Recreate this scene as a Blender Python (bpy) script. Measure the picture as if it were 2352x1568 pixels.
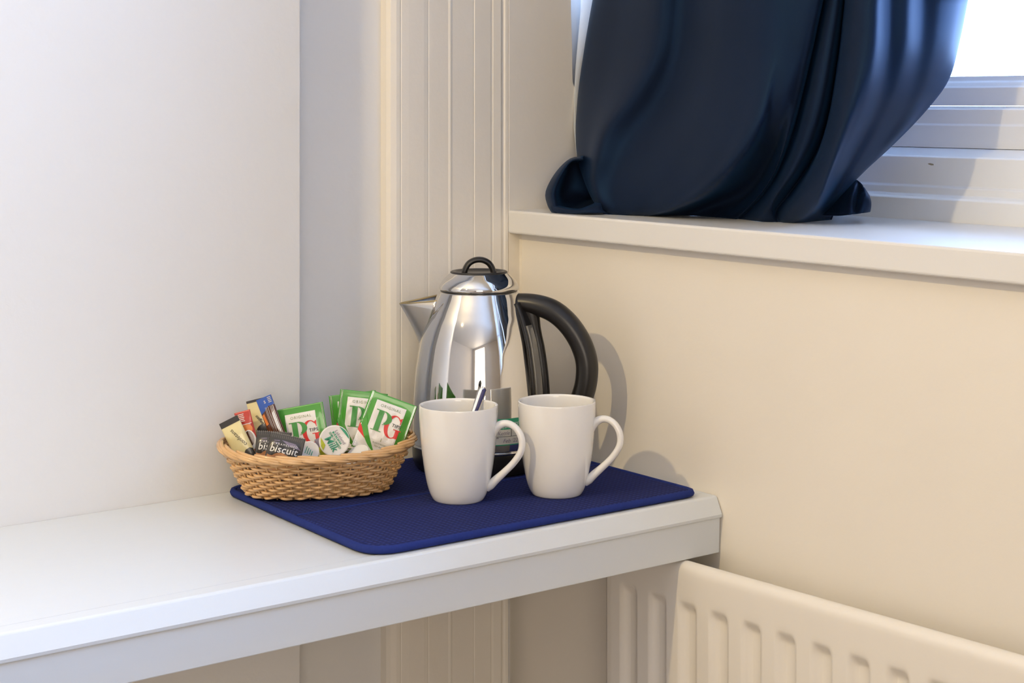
import bpy, bmesh, math, random
from mathutils import Vector, Matrix
random.seed(7)
PI = math.pi
for o in list(bpy.data.objects): bpy.data.objects.remove(o)
SC = bpy.context.scene
COL = SC.collection

# ------------------------------------------------------------------ camera
CAM = Vector((1.7219, -1.3280, 0.440))
RT = Vector((0.60289, 0.79782, 0)); FW = Vector((-0.79782, 0.60289, 0)); UP = Vector((0, 0, 1))
FPX = 3872.06; HV = 240.0
cd = bpy.data.cameras.new('camera'); co = bpy.data.objects.new('camera', cd); COL.objects.link(co)
co.location = CAM; co.rotation_euler = (PI/2, 0, math.atan2(0.79782, 0.60289))
cd.sensor_width = 36; cd.lens = 36*FPX/2352; cd.shift_y = -(784-HV)/2352
cd.clip_start = 0.05; cd.clip_end = 100
SC.camera = co

# ------------------------------------------------------------------ world and lights
w = bpy.data.worlds.new('sky'); SC.world = w; w.use_nodes = True
bg = w.node_tree.nodes['Background']
bg.inputs[0].default_value = (0.39, 0.58, 1.0, 1); bg.inputs[1].default_value = 16.5

def light(name, kind, loc, color, power, **k):
    l = bpy.data.lights.new(name, kind); l.color = color; l.energy = power
    for a, b in k.items(): setattr(l, a, b)
    o = bpy.data.objects.new(name, l); COL.objects.link(o); o.location = loc
    return o
lamp = light('ceiling_lamp', 'POINT', (0.52, -1.78, 1.24), (1.0, 0.77, 0.41), 43, shadow_soft_size=0.025)
por = light('window_portal', 'AREA', (1.47, 0.40, 1.02), (1, 1, 1), 1, shape='RECTANGLE', size=3.6, size_y=1.2)
por.rotation_euler = (-PI/2, 0, 0)
por.data.cycles.is_portal = True
fill = light('room_fill', 'AREA', (4.45, -3.2, 0.7), (1.0, 0.87, 0.71), 60, shape='RECTANGLE', size=2.0, size_y=2.0)  # added soft fill panel by the right wall
fill.rotation_euler = (0, PI/2, 0)
SC.view_settings.view_transform = 'Standard'; SC.view_settings.look = 'None'
SC.view_settings.gamma = 1; SC.view_settings.use_curve_mapping = False
SC.view_settings.exposure = 0.13

# ------------------------------------------------------------------ helpers
def at(u, v, d): return CAM + RT*((u-1176)/FPX*d) + FW*d - UP*((v-HV)*d/FPX)
def aty(u, v, y):
    k = (u-1176)/FPX; d = (y-CAM.y)/(RT.y*k+FW.y); return at(u, v, d)
def atz(u, v, z): return at(u, v, (CAM.z-z)*FPX/(v-HV))

MATS = {}
def mat(name, col, rough=0.5, metal=0.0, noise=0.0, nscale=20, bump=0.0, bscale=60, coat=0.0, sheen=0.0, trans=0.0, spec=0.5, emit=None, stretch=None, transl=0.0, alpha=1.0):
    m = bpy.data.materials.new(name); m.use_nodes = True; nt = m.node_tree; b = nt.nodes['Principled BSDF']
    b.inputs['Base Color'].default_value = (*col, 1); b.inputs['Roughness'].default_value = rough
    b.inputs['Metallic'].default_value = metal; b.inputs['Coat Weight'].default_value = coat
    b.inputs['Coat Roughness'].default_value = 0.08
    b.inputs['Sheen Weight'].default_value = sheen; b.inputs['Transmission Weight'].default_value = trans
    b.inputs['Specular IOR Level'].default_value = spec; b.inputs['Alpha'].default_value = alpha
    tc = nt.nodes.new('ShaderNodeTexCoord'); vec = tc.outputs['Object']
    if stretch:
        mp = nt.nodes.new('ShaderNodeMapping'); mp.inputs['Scale'].default_value = stretch
        nt.links.new(vec, mp.inputs[0]); vec = mp.outputs[0]
    if noise:
        n = nt.nodes.new('ShaderNodeTexNoise'); n.inputs['Scale'].default_value = nscale; n.inputs['Detail'].default_value = 4
        nt.links.new(vec, n.inputs['Vector'])
        mx = nt.nodes.new('ShaderNodeMix'); mx.data_type = 'RGBA'
        mx.inputs[6].default_value = (*[c*(1-noise) for c in col], 1); mx.inputs[7].default_value = (*[min(1, c*(1+noise)) for c in col], 1)
        nt.links.new(n.outputs['Fac'], mx.inputs[0]); nt.links.new(mx.outputs[2], b.inputs['Base Color'])
    if bump:
        n = nt.nodes.new('ShaderNodeTexNoise'); n.inputs['Scale'].default_value = bscale; n.inputs['Detail'].default_value = 5
        nt.links.new(vec, n.inputs['Vector'])
        bp = nt.nodes.new('ShaderNodeBump'); bp.inputs['Strength'].default_value = 0.5; bp.inputs['Distance'].default_value = bump
        nt.links.new(n.outputs['Fac'], bp.inputs['Height']); nt.links.new(bp.outputs[0], b.inputs['Normal'])
    if transl:
        ts = nt.nodes.new('ShaderNodeBsdfTranslucent'); ts.inputs[0].default_value = (*col, 1)
        ms = nt.nodes.new('ShaderNodeMixShader'); ms.inputs[0].default_value = transl
        nt.links.new(b.outputs[0], ms.inputs[1]); nt.links.new(ts.outputs[0], ms.inputs[2])
        nt.links.new(ms.outputs[0], nt.nodes['Material Output'].inputs[0])
    MATS[name] = m; return m

M_wall = mat('wall_paint', (0.735, 0.725, 0.705), 0.55, noise=0.02, nscale=4, bump=0.0012, bscale=55)
M_cream = mat('cream_paint', (0.80, 0.75, 0.665), 0.5, noise=0.03, nscale=6, bump=0.0010, bscale=45)
M_room = mat('far_wall_paint', (0.60, 0.53, 0.44), 0.6, noise=0.03, nscale=4)
M_gloss = mat('gloss_paint', (0.80, 0.80, 0.785), 0.32, noise=0.015, nscale=5, bump=0.0007, bscale=40, stretch=(1, .35, 1))
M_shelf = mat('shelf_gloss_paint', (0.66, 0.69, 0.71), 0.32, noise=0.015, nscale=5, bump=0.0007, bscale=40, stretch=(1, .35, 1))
M_sill = mat('sill_gloss_paint', (0.74, 0.73, 0.71), 0.3, noise=0.02, nscale=5, bump=0.0007, bscale=40, stretch=(.35, 1, 1))
M_gap = mat('dark_joint', (0.23, 0.17, 0.12), 0.8, noise=0.3, nscale=90)
M_frame = mat('window_paint', (0.80, 0.815, 0.82), 0.3, noise=0.02, nscale=8, bump=0.0004, bscale=50, stretch=(.2, 1, 1))
M_floor = mat('carpet', (0.22, 0.17, 0.14), 0.9, noise=0.2, nscale=40, bump=0.002, bscale=300)
M_rad = mat('radiator_enamel', (0.80, 0.755, 0.68), 0.35, noise=0.01, nscale=6)
M_chrome = mat('polished_steel', (0.70, 0.69, 0.675), 0.04, 1.0, noise=0.01, nscale=3)
M_brushed = mat('satin_steel', (0.62, 0.60, 0.57), 0.25, 1.0, noise=0.05, nscale=30)
M_gold = mat('gold_tint_steel', (0.62, 0.50, 0.28), 0.3, 1.0, noise=0.05, nscale=30)
M_black = mat('black_plastic', (0.013, 0.012, 0.012), 0.32, noise=0.1, nscale=30, bump=0.0001, bscale=600)
M_gauge = mat('smoked_gauge', (0.16, 0.15, 0.13), 0.12, noise=0.1, nscale=20, coat=0.5)
M_ceramic = mat('white_ceramic', (0.82, 0.80, 0.765), 0.12, noise=0.005, nscale=5, coat=0.6)
M_mat = None
M_pipe = mat('navy_binding', (0.020, 0.034, 0.17), 0.85, noise=0.12, nscale=200, bump=0.0003, bscale=500, spec=0.1)
M_green = mat('foil_green', (0.075, 0.33, 0.045), 0.25, noise=0.08, nscale=30, coat=0.5)
M_pgreen = mat('print_green', (0.07, 0.30, 0.07), 0.4, noise=0.03, nscale=30)
M_red = mat('print_red', (0.68, 0.035, 0.03), 0.4, noise=0.03, nscale=30)
M_white = mat('print_white', (0.78, 0.76, 0.73), 0.35, noise=0.01, nscale=30, coat=0.3)
M_ink = mat('print_ink', (0.03, 0.03, 0.03), 0.5, noise=0.05, nscale=30)
M_olive = mat('print_olive', (0.25, 0.30, 0.16), 0.5, noise=0.03, nscale=30)
M_yel = mat('foil_cream', (0.74, 0.65, 0.34), 0.28, noise=0.1, nscale=90, coat=0.5)
M_dark = mat('foil_black', (0.035, 0.032, 0.03), 0.28, noise=0.1, nscale=60, coat=0.4)
M_redfoil = mat('foil_red', (0.50, 0.045, 0.03), 0.28, noise=0.4, nscale=70, coat=0.5)
M_orange = mat('print_orange', (0.75, 0.22, 0.04), 0.35, noise=0.3, nscale=70)
M_bluefoil = mat('foil_blue', (0.02, 0.09, 0.42), 0.25, noise=0.15, nscale=60, coat=0.5)
M_brown = mat('foil_brown', (0.10, 0.032, 0.015), 0.2, noise=0.3, nscale=60, coat=0.6)
M_silver = mat('foil_silver', (0.60, 0.58, 0.56), 0.2, 0.8, noise=0.1, nscale=60)
M_greyfoil = mat('foil_grey', (0.16, 0.15, 0.14), 0.25, noise=0.2, nscale=200, coat=0.4)
M_biscuit = mat('biscuit', (0.46, 0.22, 0.10), 0.8, noise=0.25, nscale=300, bump=0.0006, bscale=500)
M_clear = mat('clear_film', (0.50, 0.50, 0.50), 0.15, noise=0.1, nscale=80, trans=0.6)
M_pot = mat('milky_plastic', (0.74, 0.76, 0.78), 0.3, noise=0.01, nscale=10)
M_mgreen = mat('label_green', (0.02, 0.30, 0.16), 0.4, noise=0.03, nscale=30)
M_label = mat('label_paper', (0.55, 0.54, 0.50), 0.5, noise=0.02, nscale=40)
M_navyp = mat('navy_plastic', (0.022, 0.02, 0.10), 0.35, noise=0.1, nscale=60)
M_purple = mat('print_dusk', (0.20, 0.17, 0.24), 0.5, noise=0.4, nscale=400)
M_lime = mat('print_lime', (0.45, 0.50, 0.03), 0.5, noise=0.4, nscale=400)
M_stain = mat('damp_stain', (0.74, 0.67, 0.55), 0.6, noise=0.25, nscale=25)
M_chip = mat('chipped_paint', (0.28, 0.24, 0.17), 0.8, noise=0.4, nscale=200)

# waffle weave of the mat
def mat_waffle():
    m = bpy.data.materials.new('navy_waffle'); m.use_nodes = True; nt = m.node_tree; b = nt.nodes['Principled BSDF']
    b.inputs['Roughness'].default_value = 0.9; b.inputs['Sheen Weight'].default_value = 0.0
    b.inputs['Specular IOR Level'].default_value = 0.08
    b.inputs['Base Color'].default_value = (0.021, 0.028, 0.135, 1)
    tc = nt.nodes.new('ShaderNodeTexCoord')
    ws = []
    for d in ('X', 'Y'):
        wv = nt.nodes.new('ShaderNodeTexWave'); wv.bands_direction = d; wv.inputs['Scale'].default_value = 50; wv.inputs['Distortion'].default_value = 0.15
        nt.links.new(tc.outputs['Object'], wv.inputs['Vector']); ws.append(wv)
    mm = nt.nodes.new('ShaderNodeMath'); mm.operation = 'MULTIPLY'
    nt.links.new(ws[0].outputs['Fac'], mm.inputs[0]); nt.links.new(ws[1].outputs['Fac'], mm.inputs[1])
    n = nt.nodes.new('ShaderNodeTexNoise'); n.inputs['Scale'].default_value = 900
    nt.links.new(tc.outputs['Object'], n.inputs['Vector'])
    ad = nt.nodes.new('ShaderNodeMath'); ad.operation = 'MULTIPLY_ADD'; ad.inputs[1].default_value = 0.4
    nt.links.new(n.outputs['Fac'], ad.inputs[0]); nt.links.new(mm.outputs[0], ad.inputs[2])
    bp = nt.nodes.new('ShaderNodeBump'); bp.inputs['Strength'].default_value = 0.8; bp.inputs['Distance'].default_value = 0.0011
    nt.links.new(ad.outputs[0], bp.inputs['Height']); nt.links.new(bp.outputs[0], b.inputs['Normal'])
    mx = nt.nodes.new('ShaderNodeMix'); mx.data_type = 'RGBA'
    mx.inputs[6].default_value = (0.018, 0.023, 0.095, 1); mx.inputs[7].default_value = (0.030, 0.044, 0.18, 1)
    nt.links.new(mm.outputs[0], mx.inputs[0]); nt.links.new(mx.outputs[2], b.inputs['Base Color'])
    return m
M_mat = mat_waffle()
def mat_cane():
    m = mat('cane', (0.64, 0.385, 0.17), 0.25, noise=0.30, nscale=35, coat=0.4, stretch=(1, 1, 2.5))
    return m
M_cane = mat_cane()
def mat_curtain():
    m = bpy.data.materials.new('navy_satin'); m.use_nodes = True; nt = m.node_tree; b = nt.nodes['Principled BSDF']
    b.inputs['Roughness'].default_value = 0.5; b.inputs['Specular Tint'].default_value = (0.12, 0.42, 1, 1); b.inputs['Sheen Weight'].default_value = 0.07; b.inputs['Sheen Roughness'].default_value = 0.5
    b.inputs['Sheen Tint'].default_value = (0.10, 0.40, 1, 1); b.inputs['Specular IOR Level'].default_value = 0.30
    tc = nt.nodes.new('ShaderNodeTexCoord'); n = nt.nodes.new('ShaderNodeTexNoise'); n.inputs['Scale'].default_value = 1500
    nt.links.new(tc.outputs['Object'], n.inputs['Vector'])
    mx = nt.nodes.new('ShaderNodeMix'); mx.data_type = 'RGBA'
    mx.inputs[6].default_value = (0.006, 0.009, 0.019, 1); mx.inputs[7].default_value = (0.009, 0.013, 0.028, 1)
    nt.links.new(n.outputs['Fac'], mx.inputs[0]); nt.links.new(mx.outputs[2], b.inputs['Base Color'])
    ts = nt.nodes.new('ShaderNodeBsdfTranslucent'); ts.inputs[0].default_value = (0.02, 0.08, 0.22, 1)
    ms = nt.nodes.new('ShaderNodeMixShader'); ms.inputs[0].default_value = 0.015
    nt.links.new(b.outputs[0], ms.inputs[1]); nt.links.new(ts.outputs[0], ms.inputs[2])
    nt.links.new(ms.outputs[0], nt.nodes['Material Output'].inputs[0])
    return m
M_curt = mat_curtain()
M_lining = mat('white_lining', (0.85, 0.87, 0.88), 0.8, noise=0.02, nscale=300, transl=0.6)

def mesh(name, verts, faces, m, parent=None, smooth=True, mats=None, mi=None):
    me = bpy.data.meshes.new(name); me.from_pydata([tuple(v) for v in verts], [], faces); me.update()
    if m: me.materials.append(m)
    if mats:
        for x in mats: me.materials.append(x)
    if mi:
        for p, i in zip(me.polygons, mi): p.material_index = i
    if smooth:
        for p in me.polygons: p.use_smooth = True
    o = bpy.data.objects.new(name, me); COL.objects.link(o)
    if parent: o.parent = parent
    return o
def thing(name, label, cat, loc=(0, 0, 0), group=None):
    o = bpy.data.objects.new(name, None); COL.objects.link(o); o.location = loc; o.empty_display_size = 0.02
    o['label'] = label; o['category'] = cat
    if group: o['group'] = group
    return o
def rel(o, parent):
    """keep world-space vertices when parenting under an Empty that only has a location"""
    o.data.transform(Matrix.Translation(-parent.location)); return o
def bevel(o, wd=0.002, seg=2):
    md = o.modifiers.new('bevel', 'BEVEL'); md.width = wd; md.segments = seg; md.limit_method = 'ANGLE'; md.angle_limit = 0.6
    return o
def box(name, a, b, m, parent=None, bev=0.0):
    x0, y0, z0 = a; x1, y1, z1 = b
    v = [(x0, y0, z0), (x1, y0, z0), (x1, y1, z0), (x0, y1, z0), (x0, y0, z1), (x1, y0, z1), (x1, y1, z1), (x0, y1, z1)]
    f = [(0, 3, 2, 1), (4, 5, 6, 7), (0, 1, 5, 4), (1, 2, 6, 5), (2, 3, 7, 6), (3, 0, 4, 7)]
    o = mesh(name, v, f, m, parent, smooth=False)
    if bev: bevel(o, bev)
    return o
def struct(o, label=None):
    o['kind'] = 'structure'
    if label: o['label'] = label
    return o
def prism(name, prof, axis, a, b, m, parent=None, smooth=False, closed=True):
    """profile extruded along x or y; prof holds the two other coordinates (p, z)"""
    n = len(prof); V = []
    for t in (a, b):
        for p, z in prof: V.append((t, p, z) if axis == 'x' else (p, t, z))
    F = [(i, (i+1) % n, n+(i+1) % n, n+i) for i in range(n if closed else n-1)]
    if closed: F += [tuple(range(n)), tuple(range(2*n-1, n-1, -1))]
    o = mesh(name, V, F, m, parent, smooth)
    bm = bmesh.new(); bm.from_mesh(o.data); bmesh.ops.recalc_face_normals(bm, faces=bm.faces); bm.to_mesh(o.data); bm.free()
    return o
def vprism(name, prof, z0, z1, m, parent=None):
    """plan outline (x, y) extruded upward"""
    n = len(prof); V = [(x, y, z) for z in (z0, z1) for x, y in prof]
    F = [(i, (i+1) % n, n+(i+1) % n, n+i) for i in range(n)] + [tuple(range(n)), tuple(range(2*n-1, n-1, -1))]
    o = mesh(name, V, F, m, parent, False)
    bm = bmesh.new(); bm.from_mesh(o.data); bmesh.ops.recalc_face_normals(bm, faces=bm.faces); bm.to_mesh(o.data); bm.free()
    return o
def catmull(P, n, closed=False):
    out = []; N = len(P); segs = N if closed else N-1
    for i in range(segs):
        g = lambda k: P[k % N] if closed else P[max(0, min(N-1, k))]
        p0, p1, p2, p3 = g(i-1), g(i), g(i+1), g(i+2)
        for k in range(n):
            t = k/n
            out.append(0.5*((2*p1)+(p2-p0)*t+(2*p0-5*p1+4*p2-p3)*t*t+(3*p1-p0-3*p2+p3)*t**3))
    if not closed: out.append(P[-1].copy())
    return out
def resample(P, n):
    L = [0]
    for i in range(1, len(P)): L.append(L[-1]+(P[i]-P[i-1]).length)
    out = []; j = 0
    for k in range(n):
        s = L[-1]*k/(n-1)
        while j < len(P)-2 and L[j+1] < s: j += 1
        t = (s-L[j])/max(1e-9, L[j+1]-L[j]); out.append(P[j].lerp(P[j+1], min(1, max(0, t))))
    return out
def tube(P, R, sides=8, closed=False, flat=None, caps=True):
    """R float or list; flat=(axis vector, factor) widens the section along an axis"""
    V = []; F = []; n = len(P)
    T = []
    for i in range(n):
        a = P[(i-1) % n] if closed else P[max(0, i-1)]; b = P[(i+1) % n] if closed else P[min(n-1, i+1)]
        T.append((b-a).normalized())
    nrm = flat[0].copy() if flat else (Vector((0, 0, 1)) if abs(T[0].z) < 0.9 else Vector((1, 0, 0)))
    for i in range(n):
        nrm = (nrm - T[i]*nrm.dot(T[i])).normalized()
        if flat: nrm = (flat[0]-T[i]*flat[0].dot(T[i])).normalized()
        bn = T[i].cross(nrm); r = R[i] if isinstance(R, (list, tuple)) else R
        for k in range(sides):
            a = 2*PI*k/sides
            V.append(P[i]+nrm*(math.cos(a)*r*(flat[1] if flat else 1))+bn*(math.sin(a)*r))
    for i in range(n if closed else n-1):
        j = (i+1) % n
        for k in range(sides):
            l = (k+1) % sides; F.append((i*sides+k, i*sides+l, j*sides+l, j*sides+k))
    if not closed and caps:
        F.append(tuple(range(sides-1, -1, -1))); F.append(tuple((n-1)*sides+k for k in range(sides)))
    return V, F
def lathe(prof, c=Vector((0, 0, 0)), n=64, a0=0.0, a1=2*PI, cap0=True, cap1=True):
    full = abs(a1-a0-2*PI) < 1e-6; V = []; F = []; cols = n if full else n+1
    for r, z in prof:
        for k in range(cols):
            a = a0+(a1-a0)*k/n; V.append(c+Vector((r*math.cos(a), r*math.sin(a), z)))
    for i in range(len(prof)-1):
        for k in range(n):
            l = (k+1) % cols if full else k+1
            F.append((i*cols+k, i*cols+l, (i+1)*cols+l, (i+1)*cols+k))
    if full and cap0: F.append(tuple(range(cols-1, -1, -1)))
    if full and cap1: F.append(tuple((len(prof)-1)*cols+k for k in range(cols)))
    return V, F
def smoothprof(pts, n=6):
    P = catmull([Vector((r, z, 0)) for r, z in pts], n); return [(max(0.0, p.x), p.y) for p in P]
def join(parts):
    V = []; F = []
    for v, f in parts:
        b = len(V); V += list(v); F += [tuple(i+b for i in q) for q in f]
    return V, F

# ------------------------------------------------------------------ the room
FZ = -0.76; CZ = 1.95
struct(box('floor', (-0.1, -5.0, FZ-0.05), (4.6, 0.4, FZ), M_floor))
struct(box('ceiling', (-0.4, -5.0, CZ), (4.6, 0.5, CZ+0.05), M_wall))
# left wall: chimney breast face at x=0 stopping at y=-0.338, then the shallow recess
struct(box('wall_left', (-0.3, -5.0, FZ), (0.0, -0.338, CZ), M_wall), 'smooth off-white wall at the left of the shelf')
struct(box('wall_recess', (-0.3, -0.338, FZ), (-0.040, 0.0, CZ), M_wall), 'grey shaded strip of wall set back behind the left wall')
# moulded architrave on the recess wall, an irregular plan outline
arch = [(-0.0405, -0.200), (-0.028, -0.200), (-0.0225, -0.197), (-0.0200, -0.190), (-0.0198, -0.1845), (-0.0207, -0.1835), (-0.0198, -0.1822), (-0.0192, -0.172), (-0.0190, -0.150), (-0.0196, -0.1435),
        (-0.0202, -0.1428), (-0.0196, -0.142), (-0.0196, -0.1125), (-0.0188, -0.1105), (-0.0188, -0.1085), (-0.0196, -0.1065), (-0.0197, -0.0735), (-0.0204, -0.0725), (-0.0194, -0.0715), (-0.0196, -0.046),
        (-0.0222, -0.0440), (-0.0200, -0.0420), (-0.0192, -0.030), (-0.0210, -0.0270), (-0.0212, -0.0250), (-0.0194, -0.0230), (-0.0190, -0.0185), (-0.0405, -0.0185)]
struct(bevel(vprism('trim_1', arch, FZ, CZ, M_cream), 0.0008, 2), 'cream vertical moulded boards behind the kettle')
# window wall below the sill and beyond the window
struct(box('wall_window', (-0.04, 0.0, FZ), (4.5, 0.10, 0.276), M_cream), 'cream wall under the window sill')
struct(box('wall_window_above', (-0.04, 0.0, 1.62), (4.5, 0.10, CZ), M_cream))
struct(box('wall_window_right', (3.35, 0.0, 0.276), (4.5, 0.10, 1.62), M_cream))
# stained strip in the corner under the sill
struct(mesh('trim_2', [(-0.0190, -0.018, 0), (-0.0170, -0.002, 0), (-0.0130, 0.001, 0), (-0.0400, 0.001, 0), (-0.04, -0.018, 0),
                       (-0.0190, -0.018, .2755), (-0.0170, -0.002, .2755), (-0.0130, 0.001, .2755), (-0.0400, 0.001, .2755), (-0.04, -0.018, .2755)],
            [(0, 1, 6, 5), (1, 2, 7, 6), (2, 3, 8, 7), (3, 4, 9, 8), (4, 0, 5, 9), (0, 4, 3, 2, 1), (5, 6, 7, 8, 9)], M_stain, smooth=False), 'yellow-stained strip in the corner under the sill')
# plaster reveal at the left of the window with its broken edge
rev = [(-0.018, .3), (0.100, .3)]
for z, y in ((.345, .101), (.375, .0995), (.40, .100), (.425, .1005), (.445, .099), (.455, .094), (.462, .0935), (.470, .0895), (.485, .089), (.52, .0885), (.56, .0870), (.75, .085), (CZ, .085)): rev.append((y, z))
rev.append((-0.018, CZ))
o = prism('wall_reveal', rev, 'x', -0.0400, -0.0190, M_cream); bevel(o, 0.0012, 2)
struct(o, 'plaster window reveal with a chipped edge beside the curtain')
struct(box('trim_3', (-0.36, 0.1505, 0.304), (-0.3355, 0.42, CZ), M_frame))
struct(box('trim_7', (-0.150, 0.200, 0.304), (-0.105, 0.262, CZ), M_cream))
struct(box('trim_8', (-0.335, 0.232, 0.304), (-0.1505, 0.262, CZ), M_wall))
struct(box('wall_window_left', (-0.36, 0.0005, 0.304), (-0.0405, 0.1495, CZ), M_wall))
# sill board
o = box('trim_4', (-0.36, -0.0180, 0.2735), (3.3, 0.262, 0.3035), M_sill); bevel(o, 0.003, 3)
struct(o, 'painted window sill board under the curtain')

# window: base mouldings and sash, extruded along x
win = bpy.data.objects.new('window_1', None); COL.objects.link(win); win['kind'] = 'structure'; win['label'] = 'white wooden sash window behind the navy curtain'
def wz(v, y):
    k = (2352-1176)/FPX; d = (y-CAM.y)/(RT.y*k+FW.y); return CAM.z-(v-HV)*d/FPX
prof = [(.255, .300), (.255, wz(470, .255)), (.258, wz(464, .258)), (.263, wz(458, .263)), (.264, wz(440, .264)), (.268, wz(436, .268)), (.268, wz(368, .268)), (.2705, wz(364, .2705)), (.300, wz(345, .300)), (.42, wz(345, .300)+.002), (.42, .300)]
bevel(prism('window_sill_moulding', prof, 'x', -0.34, 3.3, M_frame, win), 0.001, 2)
z0 = wz(345, .300)+.0005
prof = [(.300, z0), (.300, wz(290, .300)), (.3025, wz(286, .3025)), (.3025, wz(252, .3025)), (.305, wz(249, .305)), (.323, wz(246, .323)+.0004), (.36, wz(246, .323)+.001), (.36, z0)]
bevel(prism('window_frame', prof, 'x', -0.34, 3.3, M_frame, win), 0.0008, 2)
z1 = wz(246, .323)+.0015
prof = [(.324, z1), (.324, wz(200, .324)), (.328, wz(196, .328)), (.331, wz(188, .331)), (.338, wz(184, .338)), (.341, wz(173, .341)), (.36, wz(173, .341)), (.36, z1)]
bevel(prism('bottom_rail', prof, 'x', -0.34, 3.3, M_frame, win), 0.0008, 2)
zg = wz(173, .341)
def glass():
    m = bpy.data.materials.new('window_glass'); m.use_nodes = True; nt = m.node_tree; nt.nodes.remove(nt.nodes['Principled BSDF'])
    t = nt.nodes.new('ShaderNodeBsdfTransparent'); t.inputs[0].default_value = (.97, .985, .98, 1)
    g = nt.nodes.new('ShaderNodeBsdfGlossy'); g.inputs['Roughness'].default_value = 0.02
    fr = nt.nodes.new('ShaderNodeFresnel'); fr.inputs[0].default_value = 1.3; x = nt.nodes.new('ShaderNodeMixShader')
    nt.links.new(fr.outputs[0], x.inputs[0]); nt.links.new(t.outputs[0], x.inputs[1]); nt.links.new(g.outputs[0], x.inputs[2])
    nt.links.new(x.outputs[0], nt.nodes['Material Output'].inputs[0]); return m
M_glass = glass()
box('pane', (-0.34, .348, zg-.004), (3.3, .351, 1.60), M_glass, win)
box('top_rail', (-0.34, .324, 1.56), (3.3, .36, 1.62), M_frame, win)
box('stile', (-0.34, .3241, zg), (-0.27, .3599, 1.56), M_frame, win)
box('stile', (1.62, .3241, zg), (1.70, .3599, 1.56), M_frame, win)
struct(box('trim_5', (-0.36, 0.10, 1.62), (3.35, 0.42, 1.66), M_frame))
struct(box('trim_6', (3.3, 0.10, 0.30), (3.35, 0.42, 1.62), M_frame))
c = aty(2138, 377, .2679)
mesh('paint_chip', [c+Vector((x, y, z)) for x, y, z in ((-.0045, -.0002, .0006), (-.001, -.0003, .0012), (.004, -.0002, .0004), (.0045, -.0002, -.0010), (.001, -.0003, -.0013), (-.003, -.0002, -.0004))]+[c+Vector((0, -.0005, 0))], [(0, 1, 6), (1, 2, 6), (2, 3, 6), (3, 4, 6), (4, 5, 6), (5, 0, 6)], M_chip, win, False)
# rear and right walls of the room
struct(box('wall_rear', (-0.1, -5.05, FZ), (4.6, -5.0, CZ), M_room))
struct(box('wall_right', (4.5, -5.0, FZ), (4.55, 0.1, CZ), M_room))

# ------------------------------------------------------------------ shelf
SHX = 0.3585
shelf = thing('shelf', 'long white painted shelf board fixed between left wall and window wall', 'shelf', (0.18, -1.0, 0))
YE = 0.0; YS = -2.6
board = [(-0.0395, 0), (0.3275, 0), (0.3275, -0.022), (-0.0395, -0.022)]
# the board follows the chimney breast and the recess
o = vprism('board', [(0.0004, YS), (0.3270, YS), (0.3270, -0.0005), (-0.0170, -0.0005), (-0.0170, -0.0178), (-0.0165, -0.1995), (-0.0395, -0.1995), (-0.0395, -0.3375), (0.0004, -0.3375)], -0.022, 0.0, M_shelf, shelf); rel(o, shelf)
nos = [(0.3272, -0.0225), (0.3272, 0.0003), (0.346, 0.0006), (0.3485, -0.0004), (0.3575, -0.0185), (0.3570, -0.0225)]
o = prism('nosing', nos, 'y', YS, -0.0012, M_shelf, shelf); bevel(o, 0.0012, 2); rel(o, shelf)
apr = [(0.338, -0.0225), (0.3545, -0.0225), (0.3530, -0.0625), (0.338, -0.0625)]
o = prism('apron', apr, 'y', YS, -0.0020, M_shelf, shelf); bevel(o, 0.0010, 2); rel(o, shelf)

# ------------------------------------------------------------------ radiator
rad = thing('radiator', 'cream enamelled panel radiator on the wall beneath the window sill', 'radiator', (0.9, -0.085, -0.05))
RX0 = 0.226; RX1 = 1.87; pitch = 0.0489; first = 0.4140
def rtop(x): return -0.0630+0.022*(x-0.3788)
def sst(a, b, x):
    t = max(0, min(1, (x-a)/(b-a))); return t*t*(3-2*t)
V = []; F = []
xs = []; x = RX0
while x < RX1: xs.append(x); x += pitch/16
prow = [(-0.044, -0.006), (-0.046, -0.0020), (-0.0495, 0.0), (-0.0530, 0.0003), (-0.0570, -0.0010), (-0.0600, -0.0035), (-0.0618, -0.0075), (-0.0623, -0.0120)]
zrow = [-0.018, -0.026, -0.034, -0.040, -0.0425, -0.0445, -0.0465, -0.0485, -0.0505, -0.0525, -0.0545, -0.057, -0.062, -0.08, -0.12, -0.2, -0.3, -0.4, -0.5, -0.55]
nr = len(prow)+len(zrow)
for x in xs:
    zt = rtop(x); e = sst(RX0, RX0+0.012, x)*sst(RX1, RX1-0.012, x)
    for y, z in prow: V.append((x, -0.03+(y+0.03)*(0.75+0.25*e), zt+z))
    ph = ((x-first)/pitch+0.5) % 1.0-0.5
    g = (1-sst(0.17, 0.27, abs(ph)))
    inb = sst(RX0+0.02, RX0+0.03, x)
    for z in zrow:
        dd = 0.0085*g*sst(-0.040, -0.0555, z)*inb*(1-sst(-.5, -.54, z))
        V.append((x, -0.0623*(0.97+0.03*e)+dd, zt+z))
for i in range(len(xs)-1):
    for j in range(nr-1): F.append((i*nr+j, i*nr+j+1, (i+1)*nr+j+1, (i+1)*nr+j))
o = mesh('front_panel', V, F, M_rad, rad); md = o.modifiers.new('thick', 'SOLIDIFY'); md.thickness = 0.0015; md.offset = -1; rel(o, rad)
o = box('rear_panel', (RX0+.01, -0.040, -0.60), (RX1-.01, -0.034, -0.075), M_rad, rad, 0.002); rel(o, rad)
for bx in (0.5, 1.6):
    o = box('bracket', (bx, -0.050, -0.60), (bx+.03, -0.0015, -0.10), M_rad, rad, 0.001); rel(o, rad)

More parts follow.
